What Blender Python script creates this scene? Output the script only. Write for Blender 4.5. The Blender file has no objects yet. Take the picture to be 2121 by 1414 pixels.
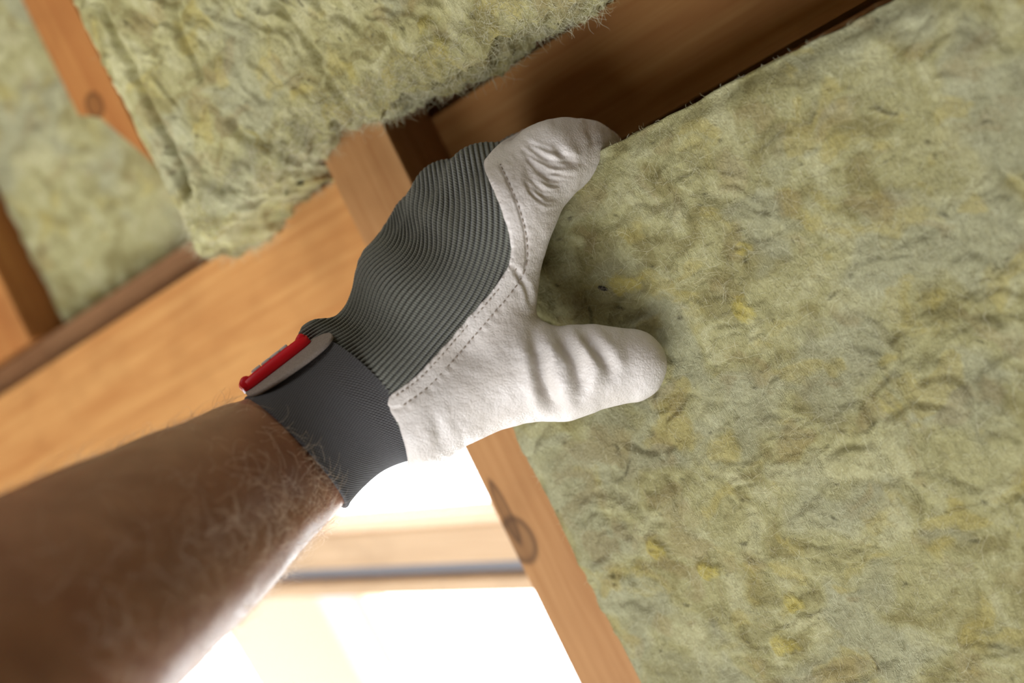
import bpy, math, random
import numpy as np
from mathutils import Matrix, Vector

random.seed(7)
rng = np.random.default_rng(11)
sc = bpy.context.scene
col = sc.collection

# ------------------------------------------------------------------ camera
F_PX = 2121 * 40 / 36
CX, CY = 1060.5, 707.0
PHI = math.radians(30)                       # the roof slope turns away to the left by this much
THETA = math.radians(40)                     # pitch of the roof
_v = np.array([.44, -.9, 0.]); _v /= np.linalg.norm(_v)
_e = np.array([.9, .44, 0.]); _e /= np.linalg.norm(_e)
_u = math.cos(PHI) * _e + math.sin(PHI) * np.array([0, 0, 1.])
_n = np.cross(_v, _u)                        # into the room
_up = -math.sin(THETA) * _v - math.cos(THETA) * _n
_y = np.cross(_up, _u)
R3 = np.array([_u, _y, _up])                 # camera axes -> world axes
CAM_LOC = np.array([0, 0, 1.5])
M_CAM = np.eye(4); M_CAM[:3, :3] = R3; M_CAM[:3, 3] = CAM_LOC
D0 = .536 * math.cos(PHI)                    # distance of the wool face from the camera
M_ROOF = np.eye(4)
M_ROOF[:3, 0] = _u; M_ROOF[:3, 1] = _v; M_ROOF[:3, 2] = -_n; M_ROOF[:3, 3] = -D0 * _n
M_ROOF = M_CAM @ M_ROOF                      # (along purlin, down the slope, outwards) -> world
ID4 = np.eye(4)

cam_d = bpy.data.cameras.new('camera')
cam_d.sensor_width = 36; cam_d.lens = 40
cam_d.clip_start = .02
cam_d.dof.use_dof = True
cam_d.dof.focus_distance = .492
cam_d.dof.aperture_fstop = 3.4
cam = bpy.data.objects.new('camera', cam_d); col.objects.link(cam)
cam.matrix_world = Matrix(M_CAM.tolist())
sc.camera = cam

# ------------------------------------------------------------------ sky and light
w = bpy.data.worlds.new('overcast_sky'); sc.world = w
w.use_nodes = True
bg = w.node_tree.nodes['Background']
bg.inputs[0].default_value = (.93, .96, 1, 1)
bg.inputs[1].default_value = 9.2

def area_light(name, loc, target, sx, sy, power, color):
    d = bpy.data.lights.new(name, 'AREA'); d.shape = 'RECTANGLE'; d.size = sx; d.size_y = sy
    d.energy = power; d.color = color
    o = bpy.data.objects.new(name, d); col.objects.link(o)
    o.location = loc
    o.rotation_euler = (Vector(target) - Vector(loc)).to_track_quat('-Z', 'Y').to_euler()
    return o

HAND = R3 @ np.array([.0, .0, -.5]) + CAM_LOC
_L = R3 @ np.array([-.3, -.8, .5]); _L /= np.linalg.norm(_L)
FILL_HATCH = HAND + _L * ((HAND[2] + .02) / -_L[2])      # made-up floor hatch, added to let sky light in from below
HALF = .9                                           # half the side of the added hatch
_hp = area_light('fill_hatch_portal', (FILL_HATCH + [0, 0, -.01]).tolist(), (FILL_HATCH + [0, 0, 1]).tolist(), 2 * HALF, 2 * HALF, 1, (1, 1, 1))
_hp.data.cycles.is_portal = True                     # only guides the sky's light through the opening
_B = R3 @ np.array([-.62, .52, .6]); _B /= np.linalg.norm(_B)
BACK_FILL = HAND + _B * 1.9                            # added fill light behind the camera; no window is built there
area_light('back_fill_light', BACK_FILL.tolist(), HAND.tolist(), 1.0, 1.0, 13, (.95, .97, 1))

sc.view_settings.view_transform = 'Standard'
sc.view_settings.look = 'None'
sc.view_settings.exposure = -0.25
sc.view_settings.gamma = 1.0
sc.view_settings.use_curve_mapping = False

sc.cycles.adaptive_threshold = .05
sc.cycles.max_bounces = 6
sc.cycles.diffuse_bounces = 3
sc.cycles.glossy_bounces = 2
sc.cycles.transparent_max_bounces = 6
sc.cycles.caustics_reflective = False
sc.cycles.caustics_refractive = False

# ------------------------------------------------------------------ helpers
def cpt(x, y, d):
    """photo pixel and distance (m) -> point in the camera's axes"""
    return np.array([(x - CX) / F_PX * d, -(y - CY) / F_PX * d, -d])

def ruv(x, y, N=0.):
    """photo pixel -> place on the roof layer N"""
    r = np.array([(x - CX) / F_PX, -(y - CY) / F_PX, -1.])
    P = (D0 + N) / -(r @ _n) * r
    return P @ _u, P @ _v

def link(name, data, mat=None, parent=None, M=None, smooth=False):
    o = bpy.data.objects.new(name, data); col.objects.link(o)
    if mat is not None: data.materials.append(mat)
    if parent is not None: o.parent = parent
    elif M is not None: o.matrix_world = Matrix(np.asarray(M).tolist())
    if smooth and hasattr(data, 'polygons'):
        data.polygons.foreach_set('use_smooth', np.ones(len(data.polygons), bool))
    return o

def mesh_np(name, V, Fq):
    me = bpy.data.meshes.new(name)
    V = np.asarray(V, np.float32); Fq = np.asarray(Fq, np.int32)
    me.vertices.add(len(V)); me.vertices.foreach_set('co', V.ravel())
    k = Fq.shape[1]
    me.loops.add(Fq.size); me.loops.foreach_set('vertex_index', Fq.ravel())
    me.polygons.add(len(Fq))
    me.polygons.foreach_set('loop_start', np.arange(0, Fq.size, k, dtype=np.int32))
    me.update(calc_edges=True); me.validate()
    return me

def fattr(me, name, vals):
    a = me.attributes.new(name, 'FLOAT', 'POINT'); a.data.foreach_set('value', np.asarray(vals, np.float32))

def tag(o, label=None, cat=None, group=None, kind=None):
    if label: o['label'] = label
    if cat: o['category'] = cat
    if group: o['group'] = group
    if kind: o['kind'] = kind
    return o

def box_mesh(name, x0, x1, y0, y1, z0, z1, nx=1, ny=1, nz=1, bevel=0.0):
    import bmesh
    bm = bmesh.new()
    bmesh.ops.create_cube(bm, size=1)
    for q in bm.verts:
        q.co = Vector(((x0 + x1) / 2 + q.co.x * (x1 - x0), (y0 + y1) / 2 + q.co.y * (y1 - y0), (z0 + z1) / 2 + q.co.z * (z1 - z0)))
    if bevel:
        bmesh.ops.bevel(bm, geom=list(bm.edges), offset=bevel, segments=2, profile=.5, affect='EDGES')
    bmesh.ops.recalc_face_normals(bm, faces=list(bm.faces))
    me = bpy.data.meshes.new(name); bm.to_mesh(me); bm.free()
    return me

def hash2(ix, iy, seed):
    h = (ix.astype(np.int64) * 374761393 + iy.astype(np.int64) * 668265263 + seed * 974711) & 0x7fffffff
    h = ((h ^ (h >> 13)) * 1274126177) & 0x7fffffff
    h = h ^ (h >> 16)
    return (h & 0xffffff) / float(0xffffff)

def vnoise(x, y, seed=0):
    ix = np.floor(x); iy = np.floor(y); fx = x - ix; fy = y - iy
    fx = fx * fx * fx * (fx * (fx * 6 - 15) + 10); fy = fy * fy * fy * (fy * (fy * 6 - 15) + 10)
    a = hash2(ix, iy, seed); b = hash2(ix + 1, iy, seed); c = hash2(ix, iy + 1, seed); d = hash2(ix + 1, iy + 1, seed)
    return (a * (1 - fx) + b * fx) * (1 - fy) + (c * (1 - fx) + d * fx) * fy * 1.0 - .5

def fbm(x, y, seed=0, octv=4, gain=.5):
    s = 0; a = 1
    for i in range(octv):
        s = s + a * vnoise(x * 2 ** i + 17.3 * i, y * 2 ** i - 9.1 * i, seed + i); a *= gain
    return s

def worley(x, y, seed=0):
    ix = np.floor(x); iy = np.floor(y)
    f1 = np.full(x.shape, 9.); f2 = np.full(x.shape, 9.)
    for dx in (-1, 0, 1):
        for dy in (-1, 0, 1):
            px = ix + dx + hash2(ix + dx, iy + dy, seed); py = iy + dy + hash2(ix + dx, iy + dy, seed + 5)
            d = np.hypot(px - x, py - y)
            f2 = np.minimum(f2, np.maximum(f1, d)); f1 = np.minimum(f1, d)
    return f1, f2

def sstep(a, b, x):
    t = np.clip((x - a) / (b - a), 0, 1); return t * t * (3 - 2 * t)

def seg_dist(px, py, poly):
    """distance to a polyline and arc length of the nearest point (pixels)"""
    best = np.full(px.shape, 1e9); arc = np.zeros(px.shape); s0 = 0
    for (x0, y0), (x1, y1) in zip(poly[:-1], poly[1:]):
        L = math.hypot(x1 - x0, y1 - y0)
        t = np.clip(((px - x0) * (x1 - x0) + (py - y0) * (y1 - y0)) / L ** 2, 0, 1)
        d = np.hypot(px - x0 - t * (x1 - x0), py - y0 - t * (y1 - y0))
        m = d < best
        best = np.where(m, d, best); arc = np.where(m, s0 + t * L, arc); s0 += L
    return best, arc

# ------------------------------------------------------------------ materials
class NT:
    def __init__(s, name):
        s.m = bpy.data.materials.new(name); s.m.use_nodes = True
        s.t = s.m.node_tree; s.b = s.t.nodes['Principled BSDF']; s.out = s.t.nodes['Material Output']
    def n(s, typ, **kw):
        q = s.t.nodes.new(typ)
        for k, v in kw.items():
            if k.startswith('i_'):
                key = k[2:]; key = int(key) if key.isdigit() else key.replace('_', ' ')
                if isinstance(v, bpy.types.NodeSocket): s.t.links.new(v, q.inputs[key])
                else: q.inputs[key].default_value = v
            else: setattr(q, k, v)
        return q
    def l(s, a, b): s.t.links.new(a, b)
    def coords(s, scale, rot=(0, 0, 0)):
        tc = s.n('ShaderNodeTexCoord'); mp = s.n('ShaderNodeMapping')
        mp.inputs['Scale'].default_value = scale; mp.inputs['Rotation'].default_value = rot
        s.l(tc.outputs['Object'], mp.inputs[0]); return mp.outputs[0]
    def noise(s, vec, scale, detail=4, rough=.55, dist=0.):
        q = s.n('ShaderNodeTexNoise'); s.l(vec, q.inputs['Vector'])
        q.inputs['Scale'].default_value = scale; q.inputs['Detail'].default_value = detail
        q.inputs['Roughness'].default_value = rough; q.inputs['Distortion'].default_value = dist
        return q.outputs[0]
    def ramp(s, fac, stops):
        q = s.n('ShaderNodeValToRGB'); s.l(fac, q.inputs[0]); e = q.color_ramp.elements
        while len(e) < len(stops): e.new(.5)
        for el, (p, c) in zip(e, stops):
            el.position = p; el.color = (*c, 1) if len(c) == 3 else c
        return q.outputs[0]
    def mix(s, fac, a, b, mode='MIX'):
        q = s.n('ShaderNodeMix', data_type='RGBA', blend_type=mode)
        for i, v in ((0, fac), (6, a), (7, b)):
            if isinstance(v, bpy.types.NodeSocket): s.l(v, q.inputs[i])
            else: q.inputs[i].default_value = v if i == 0 else (*v, 1)
        return q.outputs[2]
    def math(s, op, a, b=None):
        q = s.n('ShaderNodeMath', operation=op)
        for i, v in ((0, a), (1, b)):
            if v is None: continue
            if isinstance(v, bpy.types.NodeSocket): s.l(v, q.inputs[i])
            else: q.inputs[i].default_value = v
        return q.outputs[0]
    def attr(s, name): return s.n('ShaderNodeAttribute', attribute_name=name).outputs['Fac']
    def bump(s, h, strength, dist, prev=None):
        q = s.n('ShaderNodeBump'); q.inputs['Strength'].default_value = strength; q.inputs['Distance'].default_value = dist
        s.l(h, q.inputs['Height'])
        if prev is not None: s.l(prev, q.inputs['Normal'])
        return q.outputs[0]
    def fin(s, color=None, rough=.6, normal=None, spec=.3, **kw):
        if isinstance(color, bpy.types.NodeSocket): s.l(color, s.b.inputs['Base Color'])
        elif color is not None: s.b.inputs['Base Color'].default_value = (*color, 1)
        if isinstance(rough, bpy.types.NodeSocket): s.l(rough, s.b.inputs['Roughness'])
        else: s.b.inputs['Roughness'].default_value = rough
        s.b.inputs['Specular IOR Level'].default_value = spec
        if normal is not None: s.l(normal, s.b.inputs['Normal'])
        for k, v in kw.items(): s.b.inputs[k.replace('_', ' ')].default_value = v
        return s.m

def srgb(r, g, b):
    return tuple((c / 255 / 12.92) if c / 255 <= .04045 else ((c / 255 + .055) / 1.055) ** 2.4 for c in (r, g, b))

def wool_mat(name, along=0.0):
    t = NT(name)
    c = t.n('ShaderNodeAttribute', attribute_name='pigment').outputs['Color']
    v = t.coords((1, 1, 1), (0, 0, along))
    fine = t.noise(v, 420, 3, .7, 1.2)
    fr = t.ramp(fine, [(.3, (.80, .78, .70)), (.62, (1.06, 1.06, 1.04))])
    c = t.mix(1.0, c, fr, 'MULTIPLY')
    # strands: thin stretched noise
    s1 = t.noise(t.coords((1, .2, 1), (0, 0, along + .5)), 800, 2, .6, 3.0)
    h = t.math('ADD', s1, fine)
    nb = t.bump(h, .7, .0013)
    return t.fin(c, .95, nb, .05)

def wood_mat(name, dark, light, grain_axis='y', scale=1.0, rough=.62, knots=()):
    t = NT(name)
    s = (1, .05, 1) if grain_axis == 'y' else (.05, 1, 1)
    v = t.coords(s)
    g1 = t.noise(v, 260 * scale, 5, .6, .8)
    g2 = t.noise(v, 55 * scale, 4, .6, 1.5)
    c = t.ramp(g2, [(.28, dark), (.72, light)])
    c = t.mix(.3, c, t.ramp(g1, [(.3, dark), (.65, light)]))
    blot = t.noise(t.coords((1, 1, 1)), 16, 3, .6)
    c = t.mix(t.math('MULTIPLY', t.ramp(blot, [(.5, (0, 0, 0)), (.75, (1, 1, 1))]), .45), c, tuple(a * .72 for a in dark))
    sp = (1, .45, 1) if grain_axis == 'y' else (.45, 1, 1)
    vo = t.n('ShaderNodeTexVoronoi'); t.l(t.coords(sp), vo.inputs['Vector']); vo.inputs['Scale'].default_value = 11
    kn = t.ramp(vo.outputs['Distance'], [(.05, (1, 1, 1)), (.13, (0, 0, 0))])
    c = t.mix(t.math('MULTIPLY', kn, .55), c, tuple(a * .35 for a in dark))
    for (ku, kv, kn_, ru, rv) in knots:                # (place, half-axes) of single knots, with a dark ring
        tc = t.n('ShaderNodeTexCoord'); q = t.n('ShaderNodeVectorMath', operation='SUBTRACT'); t.l(tc.outputs['Object'], q.inputs[0]); q.inputs[1].default_value = (ku, kv, kn_)
        q2 = t.n('ShaderNodeVectorMath', operation='MULTIPLY'); t.l(q.outputs[0], q2.inputs[0]); q2.inputs[1].default_value = (1 / ru, 1 / rv, 0)
        ln = t.n('ShaderNodeVectorMath', operation='LENGTH'); t.l(q2.outputs[0], ln.inputs[0])
        f = t.ramp(ln.outputs['Value'], [(.0, (.55,) * 3), (.55, (.6,) * 3), (.78, (1, 1, 1)), (1., (0, 0, 0))])
        c = t.mix(t.math('MULTIPLY', f, .8), c, tuple(a * .22 for a in dark))
    nb = t.bump(g1, .35, .0008)
    return t.fin(c, rough, nb, .25)

MAT = {}
MAT['wool'] = wool_mat('mineral_wool', along=.2)
MAT['wool_top'] = wool_mat('mineral_wool_upper', along=1.3)
MAT['wool_far'] = wool_mat('mineral_wool_far', along=.9)
MAT['pine'] = wood_mat('pine_purlin', srgb(162, 104, 52), srgb(197, 147, 87), 'x')
MAT['pine_rafter'] = wood_mat('pine_rafter', srgb(144, 97, 53), srgb(178, 134, 86), 'y', knots=[(*ruv(1076, 1118, .04), .04, .011, .016), (*ruv(1046, 1060, .04), .04, .004, .022)])
MAT['pine_red'] = wood_mat('pine_reddish', srgb(146, 86, 40), srgb(176, 122, 66), 'y', knots=[(*ruv(196, 218, .085), .085, .009, .010)])
MAT['plank'] = wood_mat('sheathing_plank', srgb(120, 84, 54), srgb(160, 118, 80), 'x')
MAT['plaster'] = NT('room_plaster').fin(srgb(150, 135, 115), .9)
MAT['floorboard'] = wood_mat('floor_board', srgb(120, 92, 66), srgb(170, 138, 104), 'y', .1)

def leather_mat():
    t = NT('pale_goat_leather')
    v = t.coords((1, 1, 1))
    vo = t.n('ShaderNodeTexVoronoi'); vo.feature = 'DISTANCE_TO_EDGE'; vo.inputs['Scale'].default_value = 620
    wn = t.n('ShaderNodeTexNoise'); t.l(v, wn.inputs['Vector']); wn.inputs['Scale'].default_value = 500
    va = t.n('ShaderNodeVectorMath', operation='MULTIPLY_ADD'); t.l(wn.outputs['Color'], va.inputs[0]); va.inputs[1].default_value = (.0012,) * 3; t.l(v, va.inputs[2])
    t.l(va.outputs[0], vo.inputs['Vector'])
    peb = t.ramp(vo.outputs['Distance'], [(0, (0, 0, 0)), (.25, (1, 1, 1))])
    n1 = t.noise(v, 260, 4, .6, 1.0)
    n2 = t.noise(v, 45, 3, .5)
    c = t.ramp(n2, [(.3, srgb(198, 189, 179)), (.7, srgb(215, 208, 201))])
    nb = t.bump(peb, .2, .0006)
    nb = t.bump(n1, .16, .0014, nb)
    return t.fin(c, .42, nb, .4)
MAT['leather'] = leather_mat()

def knit_mat():
    t = NT('grey_rib_knit')
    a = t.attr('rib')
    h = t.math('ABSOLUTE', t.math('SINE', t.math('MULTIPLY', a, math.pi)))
    along = t.attr('run')
    st = t.math('SINE', t.math('MULTIPLY', along, 2 * math.pi))
    hs = t.math('ADD', h, t.math('MULTIPLY', st, .10))
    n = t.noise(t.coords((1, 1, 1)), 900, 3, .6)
    c = t.ramp(h, [(.0, srgb(62, 61, 55)), (.6, srgb(116, 116, 105))])  # shade between the ribs is put into the colour: grooves darker
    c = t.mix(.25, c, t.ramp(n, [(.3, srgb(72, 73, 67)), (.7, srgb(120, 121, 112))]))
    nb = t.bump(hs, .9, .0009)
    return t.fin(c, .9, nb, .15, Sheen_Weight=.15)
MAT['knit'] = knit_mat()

def cuff_mat():
    t = NT('charcoal_elastic_cuff')
    a = t.attr('rib'); b = t.attr('run')
    sa = t.math('SINE', t.math('MULTIPLY', t.math('ADD', a, t.math('MULTIPLY', b, .5)), 2 * math.pi))
    sb = t.math('SINE', t.math('MULTIPLY', t.math('SUBTRACT', b, t.math('MULTIPLY', a, .3)), 2 * math.pi))
    h = t.math('MULTIPLY', sa, sb)
    c = t.ramp(t.math('MULTIPLY_ADD', h, .5), [(0, srgb(56, 54, 55)), (.8, srgb(104, 102, 101))])
    c.node.inputs[0].links[0].from_node.inputs[2].default_value = .5
    nb = t.bump(h, .8, .0006)
    return t.fin(c, .9, nb, .12, Sheen_Weight=.1)
MAT['cuff'] = cuff_mat()

def skin_mat():
    t = NT('forearm_skin')
    v = t.coords((1, 1, 1))
    n1 = t.noise(v, 60, 4, .6); n2 = t.noise(v, 700, 3, .6)
    c = t.ramp(n1, [(.3, srgb(142, 94, 70)), (.7, srgb(164, 116, 88))])
    vo = t.n('ShaderNodeTexVoronoi'); t.l(v, vo.inputs['Vector']); vo.inputs['Scale'].default_value = 55
    fk = t.ramp(vo.outputs['Distance'], [(.06, (1, 1, 1)), (.14, (0, 0, 0))])
    c = t.mix(t.math('MULTIPLY', fk, .35), c, srgb(130, 78, 52))
    nb = t.bump(n2, .25, .0006)
    return t.fin(c, .4, nb, .6, Subsurface_Weight=.15, Subsurface_Scale=.01)
MAT['skin'] = skin_mat()

def fibre_mat(name, ca, cb, rough=.7):
    t = NT(name)
    h = t.n('ShaderNodeHairInfo')
    c = t.ramp(h.outputs['Random'], [(0, ca), (1, cb)])
    return t.fin(c, rough, None, .2)
MAT['fibre'] = fibre_mat('wool_fibre', srgb(150, 142, 96), srgb(226, 222, 192))
MAT['hair'] = fibre_mat('blond_arm_hair', srgb(216, 184, 146), srgb(246, 228, 204), .35)
MAT['red'] = NT('red_rubber_label').fin(srgb(214, 10, 28), .42, None, .4)
MAT['white_print'] = NT('white_rubber_letter').fin(srgb(206, 202, 194), .5)
MAT['suede'] = None
t = NT('taupe_suede_tab')
_n1 = t.noise(t.coords((1, 1, 1)), 1500, 3, .7)
MAT['suede'] = t.fin(t.ramp(_n1, [(.3, srgb(128, 116, 106)), (.7, srgb(160, 148, 138))]), .95, t.bump(_n1, .5, .0006), .1)
MAT['thread'] = NT('beige_thread').fin(srgb(146, 132, 118), .8)
MAT['seam_edge'] = NT('raw_leather_edge').fin(srgb(190, 178, 160), .9)
MAT['window_wood'] = wood_mat('window_pine', srgb(176, 146, 112), srgb(206, 178, 144), 'x', 1.0, .5)
MAT['gasket'] = NT('grey_window_gasket').fin(srgb(118, 118, 122), .5)
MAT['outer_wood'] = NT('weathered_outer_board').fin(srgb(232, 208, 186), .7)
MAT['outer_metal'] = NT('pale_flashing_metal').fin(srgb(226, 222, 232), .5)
def glass_mat():
    m = bpy.data.materials.new('window_glass'); m.use_nodes = True
    nt = m.node_tree; nt.nodes.clear()
    o = nt.nodes.new('ShaderNodeOutputMaterial'); mx = nt.nodes.new('ShaderNodeMixShader')
    tr = nt.nodes.new('ShaderNodeBsdfTransparent'); gl = nt.nodes.new('ShaderNodeBsdfGlossy')
    mx.inputs[0].default_value = .05
    tr.inputs[0].default_value = (.96, .98, .97, 1); gl.inputs['Roughness'].default_value = .02
    nt.links.new(tr.outputs[0], mx.inputs[1]); nt.links.new(gl.outputs[0], mx.inputs[2])
    nt.links.new(mx.outputs[0], o.inputs[0]); return m
MAT['glass'] = glass_mat()

# ------------------------------------------------------------------ the room shell
def plates(name, rects, z0, z1, mat, M):
    V = []; Fq = []
    for (x0, x1, y0, y1) in rects:
        b = len(V)
        V += [(x, y, z) for z in (z0, z1) for (x, y) in ((x0, y0), (x1, y0), (x1, y1), (x0, y1))]
        Fq += [[b + i for i in q] for q in ((0, 3, 2, 1), (4, 5, 6, 7), (0, 1, 5, 4), (1, 2, 6, 5), (2, 3, 7, 6), (3, 0, 4, 7))]
    return link(name, mesh_np(name, V, Fq), mat, M=M)

HX, HY = FILL_HATCH[0], FILL_HATCH[1]
SH = .17
def roof_w(U, V, N): return (M_ROOF @ np.array([U, V, N, 1]))[:3]
_ridge = roof_w(0, -3.2, SH); _eave = roof_w(0, 2.4, SH)
YA, YB = sorted((_ridge[1], _eave[1]))
def gable(name, x0, x1):
    prof = [(_ridge[1], 0), (_eave[1], 0), (_eave[1], _eave[2]), (_ridge[1], _ridge[2])]
    V = [(x, y, z) for x in (x0, x1) for (y, z) in prof]
    Fq = [(0, 1, 2, 3), (7, 6, 5, 4)] + [(i, (i + 1) % 4, (i + 1) % 4 + 4, i + 4) for i in range(4)]
    tag(link(name, mesh_np(name, V, Fq), MAT['plaster'], M=ID4), kind='structure')
gable('wall_left', -2.1, -2.0)
gable('wall_right', 2.0, 2.1)
HY0, HY1, HX0, HX1 = HY - HALF, HY + HALF, HX - HALF, HX + HALF
tag(plates('floor', [(-2, HX0, YA, YB), (HX1, 2, YA, YB), (HX0, HX1, YA, HY0), (HX0, HX1, HY1, YB)], -.06, 0, MAT['floorboard'], ID4), kind='structure')  # floor left open where the added opening lets light up
def cross_wall(name, y, z):
    d = .1 if y > 0 else -.1
    tag(plates(name, [(-2, 2, min(y, y + d), max(y, y + d))], 0, z, MAT['plaster'], ID4), kind='structure')
cross_wall('wall_back', _ridge[1], _ridge[2])
cross_wall('wall_front', _eave[1], _eave[2])
print('fill_hatch', FILL_HATCH, 'room y', YA, YB)
# sheathing boards with the skylight opening (along -1.35..-.33, down the slope -.05..1.25)
tag(plates('ceiling', [(-2, 2, -3.2, -.05), (-.33, 2, -.05, 2.4), (-2, -1.35, -.05, 2.4), (-1.35, -.33, 1.25, 2.4)], SH, SH + .03, MAT['plank'], M_ROOF), kind='structure')

# ------------------------------------------------------------------ timbers
def timber(name, u0, u1, v0, v1, n0, n1, mat, label, cat, bev=.0012, group=None):
    me = box_mesh(name, u0, u1, v0, v1, n0, n1, bevel=bev)
    o = link(name, me, mat, M=M_ROOF)
    tag(o, label, cat, group)
    return o

timber('rafter', -.347, -.3035, -.30, 1.4, .040, .0895, MAT['pine_rafter'], 'light pine rafter running from behind the glove down beside the bright window', 'rafter')
timber('purlin', -1.6, 1.2, -.1310, -.0685, .090, .165, MAT['pine'], 'wide orange pine purlin crossing behind the gloved hand, dark at its right end', 'purlin', .0001)
timber('window_header', -1.6, -.3475, -.0684, -.018, .0900, .165, MAT['pine'], 'pine header under the purlin, just above the bare forearm', 'header board', .0001)
timber('backing_board', -1.6, 1.2, -.155, -.1315, .112, .165, MAT['plank'], 'narrow brown board recessed along the upper edge of the orange purlin', 'board')
timber('left_rafter', -.76, -.692, -1.0, -.156, .10, .165, MAT['pine_red'], 'brown rafter cut off by the left edge of the picture', 'rafter').name = 'edge_rafter'

def cut_rafter():
    import bmesh
    N0, N1 = .085, .120
    a = ruv(40, 0, N0); l0 = ruv(163, 238, N0); tip = ruv(318, 362, N0); r0 = ruv(150, 0, N0)
    uL = (a[0] + l0[0]) / 2; uR = r0[0]
    pts = [(uL, -1.0), (uR, -1.0), (uR, tip[1] - .02), (uR + .003, tip[1]), (uL + .018, l0[1] + .01), (uL, l0[1])]
    bm = bmesh.new()
    lo = [bm.verts.new((x, y, N0)) for x, y in pts]; hi = [bm.verts.new((x, y, N1)) for x, y in pts]
    bm.faces.new(lo); bm.faces.new(hi[::-1])
    for i in range(len(pts)):
        j = (i + 1) % len(pts); bm.faces.new((lo[j], lo[i], hi[i], hi[j]))
    bmesh.ops.bevel(bm, geom=[e for e in bm.edges], offset=.001, segments=1, affect='EDGES')
    bmesh.ops.recalc_face_normals(bm, faces=list(bm.faces))
    me = bpy.data.meshes.new('cut_rafter'); bm.to_mesh(me); bm.free()
    tag(link('cut_rafter', me, MAT['pine_red'], M=M_ROOF), 'reddish orange rafter with a slanting cut end beside the upper wool batt', 'rafter')
cut_rafter()

# ------------------------------------------------------------------ mineral wool
def wool_height(U, V, seed, kind):
    """metres towards the room"""
    x = U * 1000; y = V * 1000
    wx = x + 12 * fbm(x / 26, y / 26, seed + 50, 3); wy = y + 12 * fbm(x / 26 + 40, y / 26 + 3, seed + 60, 3)
    ang, ax, ay = {'face': (-.35, .85, 1.2), 'torn': (1.15, .75, 1.4), 'far': (.9, .8, 1.1)}[kind]
    c, s = math.cos(ang), math.sin(ang)
    p = (wx * c + wy * s) * ax; q = (-wx * s + wy * c) * ay
    f1, f2 = worley(p / 19, q / 19, seed)
    g1, g2 = worley(p / 9 + 3, q / 9 + 8, seed + 9)
    cre = sstep(0, .5, f2 - f1); cre2 = sstep(0, .55, g2 - g1)
    big = fbm(x / 55, y / 55, seed + 20, 3)
    sel = sstep(-.2, .3, fbm(x / 40, y / 40, seed + 31, 2))
    sel2 = sstep(-.1, .3, fbm(x / 33, y / 33, seed + 37, 2))
    h = 4.0 * big + sel * 1.9 * cre + (1 - .6 * sel) * sel2 * 1.0 * cre2
    ridg = 1 - np.sqrt((2 * fbm(p / 14, q / 8, seed + 70, 3)) ** 2 + .03)
    h = h + .75 * ridg * (.4 + sel2) + .55 * fbm(wx / 3.5, wy / 3.0, seed + 80, 3)
    if kind == 'torn':
        h = h * 1.2 + 2.6 * (1 - np.sqrt((2.2 * fbm(p / 38, q / 14, seed + 90, 3)) ** 2 + .02))
    return h / 1000

def pigment(U, V, seed):
    x = U * 1000; y = V * 1000
    wx = x + 14 * fbm(x / 22, y / 22, seed + 150, 3); wy = y + 14 * fbm(x / 22 + 9, y / 22 + 31, seed + 160, 3)
    def mixc(c, f, q): return c * (1 - f[:, None]) + np.array(srgb(*q))[None] * f[:, None]
    c = np.tile(np.array(srgb(184, 178, 130))[None], (len(x), 1))
    m1 = fbm(wx / 11, wy / 11, seed + 170, 4)
    c = mixc(c, sstep(.0, .5, m1) * .8, (204, 199, 156))
    c = mixc(c, sstep(.0, .5, -m1) * .8, (148, 138, 92))
    c = mixc(c, sstep(-.05, .3, fbm(wx / 34, wy / 34, seed + 180, 3)) * .6, (180, 179, 150))
    c = mixc(c, sstep(.2, .5, fbm(wx / 13, wy / 13, seed + 190, 4)) * .5, (194, 178, 106))
    c = mixc(c, sstep(.2, .5, fbm(wx / 15, wy / 15, seed + 200, 4)) * .4, (162, 142, 100))
    f1, f2 = worley(wx / 24, wy / 24, seed + 210)
    c = mixc(c, sstep(.06, .02, f1) * .6, (70, 64, 46))
    return c

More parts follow.
